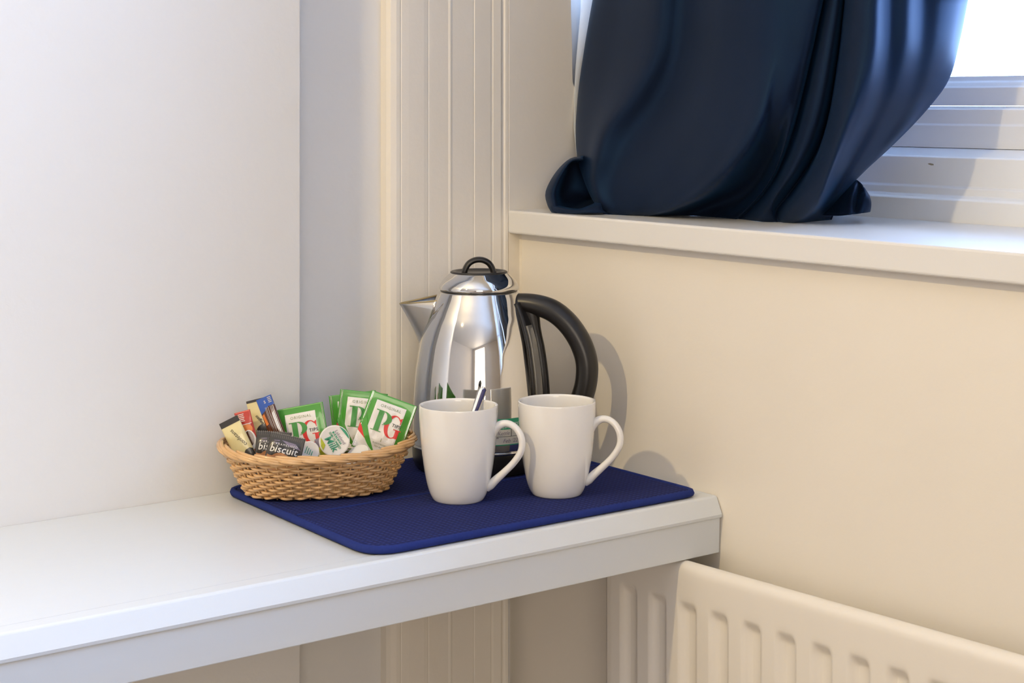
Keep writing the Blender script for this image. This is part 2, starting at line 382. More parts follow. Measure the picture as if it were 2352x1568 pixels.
# ------------------------------------------------------------------ mat
MZ = 0.0085
mt = thing('drying_mat', 'navy waffle-weave mat lying on the white shelf under kettle, mugs and basket', 'mat', (0.18, -0.23, 0.0))
quad = [(-0.0105, -0.425), (0.3345, -0.4420), (0.3330, -0.0285), (0.004, -0.024)]
A, B, C_, D_ = [atz(*q, 0.008) for q in ((512, 1118), (862, 1277), (1594, 1137), (1388, 1068))]
def rrect(c4, r, n=8):
    P = []; N = len(c4)
    for i in range(N):
        p = Vector((*c4[i][:2], 0)); a = (Vector((*c4[i-1][:2], 0))-p).normalized(); b = (Vector((*c4[(i+1) % N][:2], 0))-p).normalized()
        rr = r[i]
        s, e = p+a*rr, p+b*rr
        for k in range(n+1):
            t = k/n; P.append(s*(1-t)**2+p*2*t*(1-t)+e*t*t)
    return P
corners = [(0.0105, -0.4370), (0.3360, -0.4505), (0.3375, -0.0240), (0.0040, -0.0215)]
out = rrect(corners, [0.022, 0.035, 0.014, 0.02])
cen = sum(out, Vector())/len(out)
def shrink(P, k): return [p+(cen-p).normalized()*k for p in P]
inner = shrink(out, 0.004)
n = len(inner)
V = [Vector((p.x, p.y, z)) for z in (0.0012, MZ-0.0008) for p in inner] + [Vector((p.x, p.y, MZ)) for p in shrink(inner, 0.003)]
F = [(i, (i+1) % n, n+(i+1) % n, n+i) for i in range(n)] + [(n+i, n+(i+1) % n, 2*n+(i+1) % n, 2*n+i) for i in range(n)]
F += [tuple(range(2*n, 3*n)), tuple(range(n-1, -1, -1))]
o = mesh('pad', V, F, M_mat, mt, smooth=False); rel(o, mt)
P = resample([Vector((p.x, p.y, 0.0050)) for p in out]+[Vector((out[0].x, out[0].y, .005))], 240)[:-1]
v, f = tube(P, 0.0042, 8, closed=True); o = mesh('binding', v, f, M_pipe, mt); rel(o, mt)
P = [Vector((0.172+0.0006*math.sin(k*1.7), -0.440+k*0.0138, MZ+0.0001)) for k in range(31)]
v, f = tube(P, 0.0011, 6); o = mesh('seam', v, f, M_pipe, mt); rel(o, mt)

# ------------------------------------------------------------------ kettle
KC = atz(1100, 1068, MZ); KC.z = 0
KC = Vector((max(KC.x, 0.0650), KC.y, 0))
ket = thing('kettle', 'polished steel electric kettle with black handle behind the mugs', 'kettle', (KC.x, KC.y, MZ))
VA = math.atan2(-FW.y, -FW.x)          # azimuth of the direction towards the camera
def kdir(a):                            # a = degrees from camera-facing, positive to the picture's right
    t = VA+math.radians(a); return Vector((math.cos(t), math.sin(t), 0))
def KM(name, vf, m, smooth=True, par=None):
    o = mesh(name, vf[0], vf[1], m, par or ket, smooth); o.data.transform(Matrix.Translation(Vector((0, 0, -MZ)))); return o
base_prof = smoothprof([(0.0700, MZ), (0.0745, MZ+.001), (0.0775, MZ+.006), (0.0792, 0.020), (0.0798, 0.030), (0.0798, 0.0345)], 4)
KM('base', lathe(base_prof+[(0.0785, 0.0352)], n=96), M_black)
KM('trim_ring', lathe([(0.0780, 0.0350), (0.0803, 0.0353), (0.0806, 0.0365), (0.0803, 0.0380), (0.0780, 0.0383)], n=96), M_chrome)
body_pts = [(0.0797, 0.0382), (0.0800, 0.052), (0.0795, 0.0696), (0.0785, 0.0941), (0.0763, 0.1218), (0.0735, 0.142), (0.0700, 0.1609), (0.0640, 0.1807), (0.0585, 0.194), (0.0540, 0.2040), (0.0500, 0.2125), (0.0482, 0.2165)]
body_prof = smoothprof(body_pts, 6)
def brad(z):
    for (r0, a), (r1, b) in zip(body_prof, body_prof[1:]):
        if a <= z <= b: return r0+(r1-r0)*(z-a)/max(1e-9, b-a)
    return body_prof[0][0] if z < body_prof[0][1] else body_prof[-1][0]
KM('body', lathe(body_prof+[(0.0465, 0.2175)], n=128), M_chrome)
KM('lid_gap', lathe([(0.0462, 0.2165), (0.0462, 0.2195)], n=64), M_black)
lid_prof = smoothprof([(0.0465, 0.2190), (0.0475, 0.2198), (0.0477, 0.2222), (0.0462, 0.2260), (0.0425, 0.2312), (0.0375, 0.2362), (0.0345, 0.2390)], 5)
lid = KM('lid', lathe(lid_prof, n=96), M_chrome)
disc = [(0.0343, 0.2386), (0.0343, 0.2402), (0.0325, 0.2412), (0.0290, 0.2408), (0.0270, 0.2392), (0.0, 0.2392)]
KM('lid_cap', lathe(disc, n=64, cap1=False), M_black, par=lid).data.transform(Matrix.Identity(4))
for o in [c for c in lid.children]: pass
ax = kdir(96)
P = [ax*x+Vector((0, 0, z)) for x, z in ((-0.0175, 0.2385), (-0.0160, 0.2440), (-0.0120, 0.2500), (-0.0060, 0.2535), (0, 0.2545), (0.0060, 0.2535), (0.0120, 0.2500), (0.0160, 0.2440), (0.0175, 0.2385))]
P = catmull(P, 4); vw = kdir(6)
v, f = tube(P, 0.0036, 12, flat=(vw, 1.9))
KM('lid_loop', (v, f), M_black, par=lid)
# spout: a V-shaped chute pointing to the picture's left
SD = kdir(-88); SS = Vector((-SD.y, SD.x, 0))
rows = []; NS = 14; NC = 17
for i in range(NS+1):
    s = i/NS
    ztop = 0.2085+(0.2020-0.2085)*s; keel = 0.145+(0.2005-0.145)*(s**0.80)
    rt = 0.050+(0.0945-0.050)*s
    wt = 0.0275*(1-s)**0.85+0.0016
    row = []
    for k in range(NC):
        a = -1+2*k/(NC-1)                       # -1..1 across the chute
        h = abs(a)**1.5
        z = keel+(ztop-keel)*h
        # keel starts on the body further out
        rk = brad(keel)-0.004 if i == 0 else None
        r_keel = (brad(0.145)-0.005)*(1-s)+0.0935*s
        r = r_keel+(rt-r_keel)*h
        row.append(SD*r+SS*(a*wt)*(1.0)+Vector((0, 0, z)))
    rows.append(row)
V = [p for r in rows for p in r]; F = [(i*NC+k, i*NC+k+1, (i+1)*NC+k+1, (i+1)*NC+k) for i in range(NS) for k in range(NC-1)]
sp = KM('spout', (V, F), M_brushed); md = sp.modifiers.new('t', 'SOLIDIFY'); md.thickness = 0.0010; md.offset = 0
v, f = tube([r[0]+Vector((0, 0, .0003)) for r in rows]+[r[-1]+Vector((0, 0, .0003)) for r in reversed(rows)], 0.0008, 6)
KM('spout_rim', (v, f), M_gold, par=sp)
V = [p.copy()+Vector((0, 0, 0.0012))-SD*0.001 for r in rows[:-1] for p in r[1:-1]]; m_ = NC-2
KM('spout_lining', (V, [(i*m_+k, i*m_+k+1, (i+1)*m_+k+1, (i+1)*m_+k) for i in range(NS-1) for k in range(m_-1)]), M_gold, par=sp)
# handle
HA = 76; HD = kdir(HA); HT = Vector((-HD.y, HD.x, 0)); ks = 1/math.sin(math.radians(HA))
cl = [(1160, 520), (1300, 512), (1450, 530), (1600, 585), (1730, 692), (1835, 840), (1898, 1000), (1913, 1150), (1885, 1330), (1800, 1530), (1650, 1700), (1480, 1800), (1360, 1850)]
P = []; R = []
for i, (cx_, cy_) in enumerate(cl):
    u = 890+cx_/4.2; vv = 570+cy_/4.2
    P.append(HD*((u-1100)*5.217e-4*ks)+Vector((0, 0, 0.44-(vv-240)*5.217e-4)))
P = catmull(P, 5)
nP = len(P); R = [0.0110+0.0022*sst(0, .25, i/nP)-0.0015*sst(.7, 1, i/nP) for i in range(nP)]
v, f = tube(P, R, 20, flat=(HT, 1.12))
handle = KM('handle', (v, f), M_black)
# spine of the handle against the body, wide at the top where it meets the loop
P = []; R = []
for i in range(16):
    z = 0.050+(0.206-0.050)*i/15; e = sst(.165, .206, z)
    P.append(HD*(brad(z)+0.0005+0.004*e)+Vector((0, 0, z))); R.append(0.0085+0.004*e)
v, f = tube(P, R, 16, flat=(HT, 0.75)); KM('spine', (v, f), M_black, par=handle)
def patch(a0, a1, z0, z1, off, nz=24, na=8, edge=True):
    V = []; F = []
    for i in range(nz+1):
        z = z0+(z1-z0)*i/nz
        for k in range(na+1):
            a = a0+(a1-a0)*k/na; V.append(kdir(a)*(brad(z)+off)+Vector((0, 0, z)))
    for i in range(nz):
        for k in range(na):
            q = i*(na+1)+k; F.append((q, q+1, q+na+2, q+na+1))
    return V, F
o = KM('handle_mount', patch(54, 98, 0.045, 0.2060, 0.0012), M_black); md = o.modifiers.new('t', 'SOLIDIFY'); md.thickness = 0.0022; md.offset = 0
o = KM('water_gauge', patch(56.5, 68, 0.060, 0.1800, 0.0034), M_gauge); md = o.modifiers.new('t', 'SOLIDIFY'); md.thickness = 0.0022; md.offset = 0
# inspection label on the body
def kxy(a, z, off): return kdir(a)*(brad(z)+off)+Vector((0, 0, z))
LA0, LA1 = 3.0, 57.0; LZ0, LZ1 = 0.0470, 0.0775
def lpatch(s0, s1, t0, t1, off, na=16, nz=4):
    V = []; F = []
    for i in range(nz+1):
        for k in range(na+1):
            V.append(kxy(LA0+(LA1-LA0)*(s0+(s1-s0)*k/na), LZ0+(LZ1-LZ0)*(t0+(t1-t0)*i/nz), off))
    for i in range(nz):
        for k in range(na):
            q = i*(na+1)+k; F.append((q, q+1, q+na+2, q+na+1))
    return V, F
lab = KM('inspection_label', lpatch(0, 1, 0, 1, 0.0003), M_label, False)
KM('label_band', join([lpatch(0, 1, 0.60, 1, 0.0005), lpatch(0, 1, 0, 0.035, 0.0005)]), M_mgreen, False, lab)
KM('label_rule', join([lpatch(0, 1, 0.325, 0.34, 0.0005), lpatch(.475, .485, 0.34, 0.60, 0.0005)]), M_ink, False, lab)

# ------------------------------------------------------------------ lettering
FONT_CACHE = {}
def glyphs(txt, size, shear=0.0, bold=0.0, align='CENTER', space=1.0):
    key = (txt, size, shear, bold, align, space)
    if key in FONT_CACHE: return FONT_CACHE[key]
    cu = bpy.data.curves.new('t', 'FONT'); cu.body = txt; cu.size = size; cu.shear = shear; cu.offset = bold; cu.align_x = align; cu.space_character = space
    cu.resolution_u = 3
    ob = bpy.data.objects.new('t', cu); COL.objects.link(ob)
    dg = bpy.context.evaluated_depsgraph_get(); me = bpy.data.meshes.new_from_object(ob.evaluated_get(dg))
    V = [(v.co.x, v.co.y) for v in me.vertices]; F = [tuple(p.vertices) for p in me.polygons]
    bpy.data.objects.remove(ob); bpy.data.curves.remove(cu); bpy.data.meshes.remove(me)
    FONT_CACHE[key] = (V, F); return V, F
def band(cx, cy, ro, ri, a0, a1, n=20, dx=0.0):
    """crescent stroke: outer ellipse ro, inner ellipse ri shifted by dx"""
    V = []; F = []
    for k in range(n+1):
        a = math.radians(a0+(a1-a0)*k/n)
        V.append((cx+ro[0]*math.cos(a), cy+ro[1]*math.sin(a))); V.append((cx+dx+ri[0]*math.cos(a), cy+ri[1]*math.sin(a)))
    for k in range(n): F.append((2*k, 2*k+1, 2*k+3, 2*k+2))
    return V, F
def rect2(x0, y0, x1, y1, nx=1, ny=1):
    V = [(x0+(x1-x0)*i/nx, y0+(y1-y0)*j/ny) for j in range(ny+1) for i in range(nx+1)]
    F = [(j*(nx+1)+i, j*(nx+1)+i+1, (j+1)*(nx+1)+i+1, (j+1)*(nx+1)+i) for j in range(ny) for i in range(nx)]
    return V, F
def poly2(*p): return list(p), [tuple(range(len(p)))]
def xf(vf, s=1, dx=0, dy=0, rot=0, sy=None):
    c, q = math.cos(math.radians(rot)), math.sin(math.radians(rot)); sy = s if sy is None else sy
    return [((x*s)*c-(y*sy)*q+dx, (x*s)*q+(y*sy)*c+dy) for x, y in vf[0]], vf[1]
def join2(*ps):
    V = []; F = []
    for v, f in ps:
        b = len(V); V += v; F += [tuple(i+b for i in q) for q in f]
    return V, F
LET_P = join2(rect2(.13, 0, .38, 1, 1, 6), rect2(0, 0, .50, .035), rect2(0, .955, .2, 1), band(.38, .68, (.44, .32), (.20, .275), 88, -62, 20),
              band(.38, .68, (.44, .32), (.40, .30), -62, -80, 4))
LET_G = join2(band(.50, .50, (.50, .50), (.31, .455), 62, 305, 30, dx=.06), poly2((.735, .94), (.78, .90), (.92, .98), (.90, .68), (.87, .68), (.84, .80)),
              poly2((.735, .94), (.70, .90), (.84, .80), (.78, .90)), rect2(.73, .055, .95, .40, 1, 3), rect2(.58, .395, 1.05, .43), poly2((.73, .055), (.70, .03), (.79, .09)), poly2((.80, .09), (.95, .12), (.95, .2), (.73, .2)))

def stamp(name, vf, fn, off, m, par, maxlen=0.0025):
    """2-D artwork mapped onto a surface function fn(x, y, offset)"""
    bm = bmesh.new(); vs = [bm.verts.new((x, y, 0)) for x, y in vf[0]]
    for f in vf[1]:
        try: bm.faces.new([vs[i] for i in f])
        except ValueError: pass
    for it in range(4):
        long = [e for e in bm.edges if e.calc_length() > maxlen]
        if not long: break
        bmesh.ops.subdivide_edges(bm, edges=long, cuts=1)
        bmesh.ops.triangulate(bm, faces=[f for f in bm.faces if len(f.verts) > 4])
    for v in bm.verts: v.co = fn(v.co.x, v.co.y, off)
    me = bpy.data.meshes.new(name); bm.to_mesh(me); bm.free(); me.materials.append(m)
    o = bpy.data.objects.new(name, me); COL.objects.link(o); o.parent = par
    if any(q in name for q in ('letter', 'print', 'ridges', 'stripes', 'writing', 'creases', 'seal', 'ribbon')): o['kind'] = 'stuff'
    return o
lw = math.radians(LA1-LA0)*0.0795; lh = LZ1-LZ0
def labfn(x, y, off):
    a = LA0+(LA1-LA0)*(x/lw+0.5); z = LZ0+(LZ1-LZ0)*(y/lh+0.5); return kxy(a, z, off+0.0004)-Vector((0, 0, MZ))
t1 = xf(glyphs('PASSED', 0.0072, bold=.00025), dx=-.0128, dy=.0072); t2 = xf(glyphs('TESTED', 0.0046), dx=.0085, dy=.0074)
t3 = xf(glyphs('THIS EQUIPMENT IS SAFE TO USE', 0.0027), dx=-.0010, dy=.0044)
stamp('lettering', join2(t1, t2, t3), labfn, .0006, M_white, lab)
t4 = xf(glyphs('Kettle', .0060, shear=.3), dx=-.0115, dy=-.0030); t5 = xf(glyphs("Feb '22", .0065, shear=.3), dx=-.0030, dy=-.0120)
t6 = xf(glyphs('Tested by', .0022, bold=.00008), dx=.0100, dy=.0008); t7 = xf(glyphs('Date', .0022, bold=.00008), dx=-.0196, dy=-.0068)
stamp('handwriting', join2(t4, t5, t6, t7), labfn, .0006, M_purple, lab)

# ------------------------------------------------------------------ mugs
def make_mug(label, u, v, rimspec=None):
    c = atz(u, v, MZ); t = thing('mug', label, 'mug', (c.x, c.y, MZ), 'white coffee mugs')
    outp = [(0.0, 0.0022), (0.0225, 0.0022), (0.0235, 0.0003), (0.0262, 0.0), (0.0285, 0.0022), (0.0318, 0.0090), (0.0352, 0.0210), (0.0385, 0.040), (0.0413, 0.065), (0.0427, 0.085), (0.0432, 0.1015), (0.0429, 0.1027), (0.0418, 0.1032),
            (0.0407, 0.1024), (0.0400, 0.0990), (0.0392, 0.080), (0.0372, 0.055), (0.0340, 0.032), (0.0300, 0.0150), (0.0240, 0.0075), (0.0, 0.0060)]
    pr = smoothprof(outp[1:-1], 4); v_, f_ = lathe([(0.0, .0022)]+pr+[(0.0, .006)], n=72, cap0=False, cap1=False)
    mesh('cup', v_, f_, M_ceramic, t)
    hd = kdir(78); hs = Vector((-hd.y, hd.x, 0))
    cl = [(0.0385, 0.0690), (0.0400, 0.0760), (0.0445, 0.0820), (0.0510, 0.0848), (0.0580, 0.0838), (0.0645, 0.0790), (0.0690, 0.0712), (0.0703, 0.0620), (0.0680, 0.0530), (0.0605, 0.0420), (0.0500, 0.0312), (0.0410, 0.0228), (0.0350, 0.0160), (0.0322, 0.0110)]
    rr = [0.0022, 0.0042, 0.0046, 0.0040, 0.0037, 0.0037, 0.0038, 0.0038, 0.0038, 0.0038, 0.0040, 0.0046, 0.0046, 0.0020]
    P = catmull([hd*(r*1.012)+Vector((0, 0, z)) for r, z in cl], 5)
    RR = catmull([Vector((r, 0, 0)) for r in rr], 5)
    v_, f_ = tube(P, [q.x for q in RR], 14, flat=(hs, 1.25)); mesh('handle', v_, f_, M_ceramic, t)
    return t, c
mug1, mc1 = make_mug('white ceramic mug holding a teaspoon, beside the wicker basket', 1053, 1146)
mug2, mc2 = make_mug('empty white ceramic mug, the right one, in front of the kettle handle', 1279, 1133)

# teaspoon in the left mug
sp = thing('teaspoon', 'steel teaspoon with navy inlaid handle leaning inside the left mug', 'spoon', (mc1.x, mc1.y, 0.02))
B0 = mc1+RT*(-0.012)-FW*0.016+Vector((0, 0, 0.0130)); RIMP = mc1+RT*0.0225+FW*0.0300+Vector((0, 0, 0.1050))
dirv = (RIMP-B0).normalized(); TOP = B0+dirv*((RIMP-B0).length+0.0145)
wd = RT.copy(); wd = (wd-dirv*wd.dot(dirv)).normalized(); nn = dirv.cross(wd)
if nn.dot(FW) > 0: nn = -nn
def bar(p0, p1, w0, w1, th, n=10, roundend=True):
    V = []; F = []
    for i in range(n+1):
        s = i/n; c = p0.lerp(p1, s); ww = w0+(w1-w0)*s
        if roundend: ww *= math.sqrt(max(0.05, 1-max(0, (s-0.93)/0.07)**2))
        for a, b in ((-1, 0), (-.6, .5), (.6, .5), (1, 0), (.6, -.5), (-.6, -.5)): V.append(c+wd*(a*ww/2)+nn*(b*th))
    for i in range(n):
        for k in range(6): F.append((i*6+k, i*6+(k+1) % 6, (i+1)*6+(k+1) % 6, (i+1)*6+k))
    F += [tuple(range(6)), tuple(n*6+k for k in reversed(range(6)))]
    return V, F
v, f = bar(B0+dirv*0.030, TOP, 0.0040, 0.0104, 0.0022, 24); o = mesh('handle', v, f, M_chrome, sp); rel(o, sp); hnd = o
v, f = bar(TOP-dirv*0.030+nn*0.0012+wd*.0014, TOP-dirv*0.0022+nn*0.0012+wd*.0020, 0.0036, 0.0046, 0.0012, 12); o = mesh('inlay', v, f, M_navyp, hnd); rel(o, sp)
V = []; F = []; N1, N2 = 8, 16
for i in range(N1+1):
    r = i/N1
    for k in range(N2):
        a = 2*PI*k/N2; V.append(B0+dirv*(0.014+0.017*r*math.cos(a))+wd*(0.0105*r*math.sin(a))-nn*(0.004*(1-r*r)))
for i in range(N1):
    for k in range(N2): F.append((i*N2+k, i*N2+(k+1) % N2, (i+1)*N2+(k+1) % N2, (i+1)*N2+k))
o = mesh('bowl', V, F, M_chrome, sp); o.modifiers.new('t', 'SOLIDIFY').thickness = 0.0007; rel(o, sp)

# ------------------------------------------------------------------ basket
BC = Vector((0.0918, -0.3678, 0)); BY = math.radians(23.4)
LX = Vector((math.sin(BY), math.cos(BY), 0)); SX = Vector((math.cos(BY), -math.sin(BY), 0))   # long and short axes
bas = thing('wicker_basket', 'oval honey-coloured wicker basket of sachets standing on the navy mat', 'basket', (BC.x, BC.y, MZ))
def bp(th, h, off=0.0):
    """point on the basket wall: th angle, h 0..1 height, off outward"""
    g = h**0.92
    a = 0.0770+(0.1050-0.0770)*g+off; b = 0.0430+(0.0690-0.0430)*g+off
    e = 2/2.35; c, s = math.cos(th), math.sin(th)
    x = a*math.copysign(abs(c)**e, c); y = b*math.copysign(abs(s)**e, s)
    zt = 0.0500+0.0085*max(0, c)**2+0.0065*max(0, -c)**4
    return LX*x+SX*y+Vector((0, 0, 0.0025+(zt-0.0025)*h))
WV = 23; ROWS = 14
# equal-arc angles
ths = []; acc = [0]; M = 1440
pts = [bp(2*PI*k/M, .6) for k in range(M+1)]
for k in range(M): acc.append(acc[-1]+(pts[k+1]-pts[k]).length)
def tharc(s):
    s = (s % 1.0)*acc[-1]; lo, hi = 0, M
    while hi-lo > 1:
        m_ = (lo+hi)//2
        if acc[m_] <= s: lo = m_
        else: hi = m_
    return 2*PI*(lo+(s-acc[lo])/max(1e-9, acc[hi]-acc[lo]))/M
NST = 2*WV
rnd = random.Random(3)
for r in range(ROWS):
    h = (r+0.35)/ROWS; P = []; N = WV*10
    rj = [rnd.uniform(-.0004, .0004) for _ in range(WV*2)]
    for k in range(N):
        s = k/N; ph = 2*PI*WV*s+(PI if r % 2 else 0)
        off = 0.0026*math.cos(ph); j = rj[int(s*WV*2)]
        p = bp(tharc(s), h, off); p.z += j*.6+0.0006*math.sin(ph*0.5+r)
        P.append(p)
    v, f = tube(P, 0.00158, 8, closed=True); mesh('weaver', v, f, M_cane, bas)
for k in range(NST):
    th = tharc((k+0.0)/NST); P = [bp(th, h) for h in (0.0, .2, .4, .6, .8, .97)]
    v, f = tube(P, 0.0013, 6); mesh('stake', v, f, M_cane, bas)
# woven bottom
V = []; F = []; N = 48
for k in range(N): V.append(bp(2*PI*k/N, 0.02, -0.001))
V.append(Vector((0, 0, .0035)))
o = mesh('bottom', V, [(k, (k+1) % N, N) for k in range(N)], M_cane, bas, False); o.modifiers.new('t', 'SOLIDIFY').thickness = .002
# plaited rim: overlapping slanted canes
NR = 24
for k in range(NR):
    for layer in (0, 1):
        P = []; n = 16
        for i in range(n+1):
            s = i/n; th = tharc((k+(0.5 if layer else 0)+s*(2.3 if layer == 0 else 1.9))/NR)
            if layer == 0: off = 0.0046-0.0070*s+0.001*math.sin(s*PI); hh = 0.985+0.105*s-.01*s*s
            else: off = 0.0006+0.0048*math.sin(s*PI); hh = 0.905+0.115*s
            P.append(bp(th, hh, off))
        R = [0.00235*(0.50+0.45*math.sin(min(1, s_*5)*PI/2)*math.sin(min(1, (1-s_)*5)*PI/2)) for s_ in [i/n for i in range(n+1)]]
        v, f = tube(P, R, 7); mesh('rim_cane', v, f, M_cane, bas)

# ------------------------------------------------------------------ sachets, sticks and pots
def frame(u, v, d, roll, lean=0.0, yaw=0.0):
    """origin at the top left corner seen in the photo; x right, y up, n towards the viewer"""
    o = at(u, v, d); r = math.radians(roll)
    x = RT*math.cos(r)+UP*math.sin(r); y = -RT*math.sin(r)+UP*math.cos(r); n = -FW
    m = Matrix.Rotation(math.radians(lean), 3, x); y = m @ y; n = m @ n
    m = Matrix.Rotation(math.radians(yaw), 3, y); x = m @ x; n = m @ n
    return o, x, y, n
def packet(name, label, cat, u, v, d, w_, h_, thick, roll, m, lean=0, yaw=0, group=None, bend=0.0, crimp=0.005, side=0.004, nx=32, ny=40, wr=0.0):
    O, X, Y, N = frame(u, v, d, roll, lean, yaw)
    cen = O+X*w_/2-Y*h_/2
    t = thing(name, label, cat, cen, group)
    sd = hash_(u, v)
    def S(x, y, off=0.0, sgn=1):
        ex = min(x, w_-x)/side if side else 1; ey = min(-y, h_+y)/crimp
        fx = sst(0.4, 3.0, ex) if side else math.sqrt(max(0, 1-(2*x/w_-1)**2)); fy = sst(0.8, 3.6, ey)
        k = fx*fy
        wob = wr*k*math.sin(x*420+sd)*math.sin(y*260+sd*2)
        z = sgn*(thick*k*(0.85+0.15*math.sin(PI*x/w_))+0.00025)+wob+off*sgn
        # serrated ridges across the end seals
        b = bend*((y/h_+0.5)**2)*1.0
        return O+X*x+Y*y+N*(z+b)-cen
    V = []; F = []
    for sg in (1, -1):
        for j in range(ny+1):
            for i in range(nx+1): V.append(S(w_*i/nx, -h_*j/ny, 0, sg))
    K = (nx+1)*(ny+1)
    for j in range(ny):
        for i in range(nx):
            q = j*(nx+1)+i; F.append((q, q+nx+1, q+nx+2, q+1)); F.append((K+q, K+q+1, K+q+nx+2, K+q+nx+1))
    for i in range(nx): F.append((i, i+1, K+i+1, K+i)); q = ny*(nx+1)+i; F.append((q+1, q, K+q, K+q+1))
    for j in range(ny): q = j*(nx+1); F.append((q+nx+1, q, K+q, K+q+nx+1)); q += nx; F.append((q, q+nx+1, K+q+nx+1, K+q))
    mesh('wrapper', V, F, m, t)
    return t, S
def hash_(a, b): return (a*0.013+b*0.0071) % 6.28
def curve_poly(top, bot):
    """ribbon between two polylines with the same number of points"""
    V = [p for q in zip(top, bot) for p in q]; return V, [(2*i, 2*i+1, 2*i+3, 2*i+2) for i in range(len(top)-1)]
mm = 0.001
def tea(label, u, v, d, roll, lean=0, yaw=0, w_=0.0545, h_=0.066, thick=0.0022, bend=0.0, wr=0.0):
    t, S = packet('tea_sachet', label, 'tea sachet', u, v, d, w_, h_, thick, roll, M_green, lean, yaw, 'tea bag sachets in the wicker basket', bend, wr=wr)
    k = w_/0.0545
    def st(n, vf, off, m): return stamp(n, xf(vf, k), S, off, m, t)
    wp = join2(rect2(.0095, -.066*h_/.066/k*1.0+.001, .0445, -.0075, 20, 34), rect2(.0002, -.066+.002, .0095, -.045, 2, 4), rect2(.0445, -.066+.002, .0543, -.057, 2, 3))
    wp[0][:] = [(x, max(y, -h_/k+.0008)) for x, y in wp[0]]
    st('white_panel', wp, .0003, M_white)
    n = 10
    top = []; bot = []; rt = []; rb = []
    for i in range(n+1):
        s = i/n
        x = .0005+.0255*s; y = -.030-.034*s**0.9-.004*math.sin(PI*s)
        wd_ = .0080*(1-s)+.0006
        top.append((x+.0035*(1-s), y+wd_*.4+.004*math.sin(PI*s)*.6)); bot.append((x, y-wd_*.6))
    g1 = curve_poly(top, bot)
    rs = []; rs2 = []
    for i in range(7):
        s = i/6; rs.append((.0002+.0150*s, -.0375-.0175*s)); rs2.append((.0002+.0150*s, -.0375-.0085*(1-s)-.0175*s-.0000))
    r1 = curve_poly(rs, rs2)
    top = [(.0270+.0273*i/n, -.0650+.0100*math.sin(PI/2*i/n)) for i in range(n+1)]; bot = [(x, y-.0058*math.sin(PI/2*min(1, i/4))) for i, (x, y) in enumerate(top)]
    bot = [(x, max(y, -.0655)) for x, y in bot]
    g2 = curve_poly(top, bot)
    st('red_flash', r1, .0004, M_red)
    st('green_ribbon', join2(g1, g2), .0005, M_green)
    st('green_initial', xf(LET_P, .0245, .0130, -.0405, sy=.0235), .0008, M_pgreen)
    st('red_initial', xf(LET_G, .0190, .0268, -.0435, sy=.0260), .0007, M_red)
    st('lettering', xf(glyphs('TIPS', .0050, bold=.00008, space=1.15), dx=.0400, dy=-.0302), .0010, M_ink)
    st('small_print', join2(xf(glyphs('ORIGINAL', .0044, space=1.25), dx=.0275, dy=-.0135), xf(glyphs('1', .0060), dx=.0290, dy=-.0505),
                            xf(glyphs('PLANT-BASED', .0024, space=1.1), dx=.029, dy=-.0540), xf(glyphs('TEA BAG', .0024, space=1.1), dx=.029, dy=-.0572)), .0007, M_olive)
    # seal ridges along both sides
    rid = join2(*[rect2(x, -h_/k+.001, x+.00035, -.0005, 1, 16) for x in (.0016, .0028, .0520, .0531)])
    st('seal_ridges', rid, .0003, M_silver)
    return t
DB = 1.885
tea('green tea sachet standing at the very back, mostly hidden by the two in front', 755, 909, 1.945, 7, lean=-4)
tea('green tea sachet with curled left edge, between the rear sachet and the right-hand one', 782, 893, 1.925, -6, lean=-6, bend=0.004, thick=0.003, wr=.0007)
tea('green tea sachet leaning furthest right, its top corner nearest the kettle', 854, 895, 1.895, -20, lean=-8, thick=0.0032, wr=.0005)
tea('green tea sachet upright in the middle of the basket behind the black biscuit packs', 633, 942, 1.905, 10.5, lean=-8, yaw=-3)

STG = 'drink sticks at the left end of the basket'
t, S = packet('sweetener_stick', 'silver-brown stick sachet with a blue top and metallic stripes', 'stick sachet', 588, 919, 1.893, 0.0180, 0.075, 0.0022, 22, M_brown, -6, 0, STG, crimp=.006, side=0, nx=12)
stamp('blue_band', join2(rect2(.0002, -.0110, .0178, 0, 6, 4), poly2((.0002, -.011), (.0105, -.011), (.0045, -.0155), (.0002, -.0175))), S, .0002, M_bluefoil, t)
stamp('stripes', join2(*[rect2(x, -.07, x+.0005, -.0115, 1, 20) for x in (.0065, .0078, .0098, .0125, .0140, .0155)]), S, .0003, M_silver, t)
stamp('small_print', join2(xf(glyphs('5', .0045, bold=.0001), dx=.0085, dy=-.0070), *[rect2(.0125, -.0022-.0018*i, .0165, -.0014-.0018*i) for i in range(4)]), S, .0004, M_label, t)
stamp('orange_flash', poly2((.0006, -.019), (.0035, -.0175), (.0045, -.030), (.0015, -.031)), S, .0004, M_orange, t)
t, S = packet('coffee_stick', 'cream stick sachet with thin black top edge, next to the blue-topped one', 'stick sachet', 565, 922, 1.905, 0.0205, 0.070, 0.0025, 14, M_yel, -4, 0, STG, crimp=.005, side=0, nx=12)
stamp('black_end', rect2(.0001, -.0028, .0204, 0, 6, 2), S, .0002, M_dark, t)
stamp('black_roundel', band(.0130, -.0400, (.0095, .0115), (.0001, .0001), 0, 360, 24), S, .0003, M_dark, t)
stamp('lettering', xf(glyphs('coffee', .0050, shear=.3, bold=.0001), dx=.0098, dy=-.0235, rot=-62), S, .0004, M_ink, t)
stamp('gold_edge', rect2(.0178, -.066, .0202, -.004, 1, 16), S, .0003, M_orange, t)
t, S = packet('chocolate_stick', 'red stick sachet printed with a cup, between two cream sticks', 'stick sachet', 538, 949, 1.885, 0.0180, 0.070, 0.0022, 15, M_redfoil, -4, 0, STG, crimp=.005, side=0, nx=12)
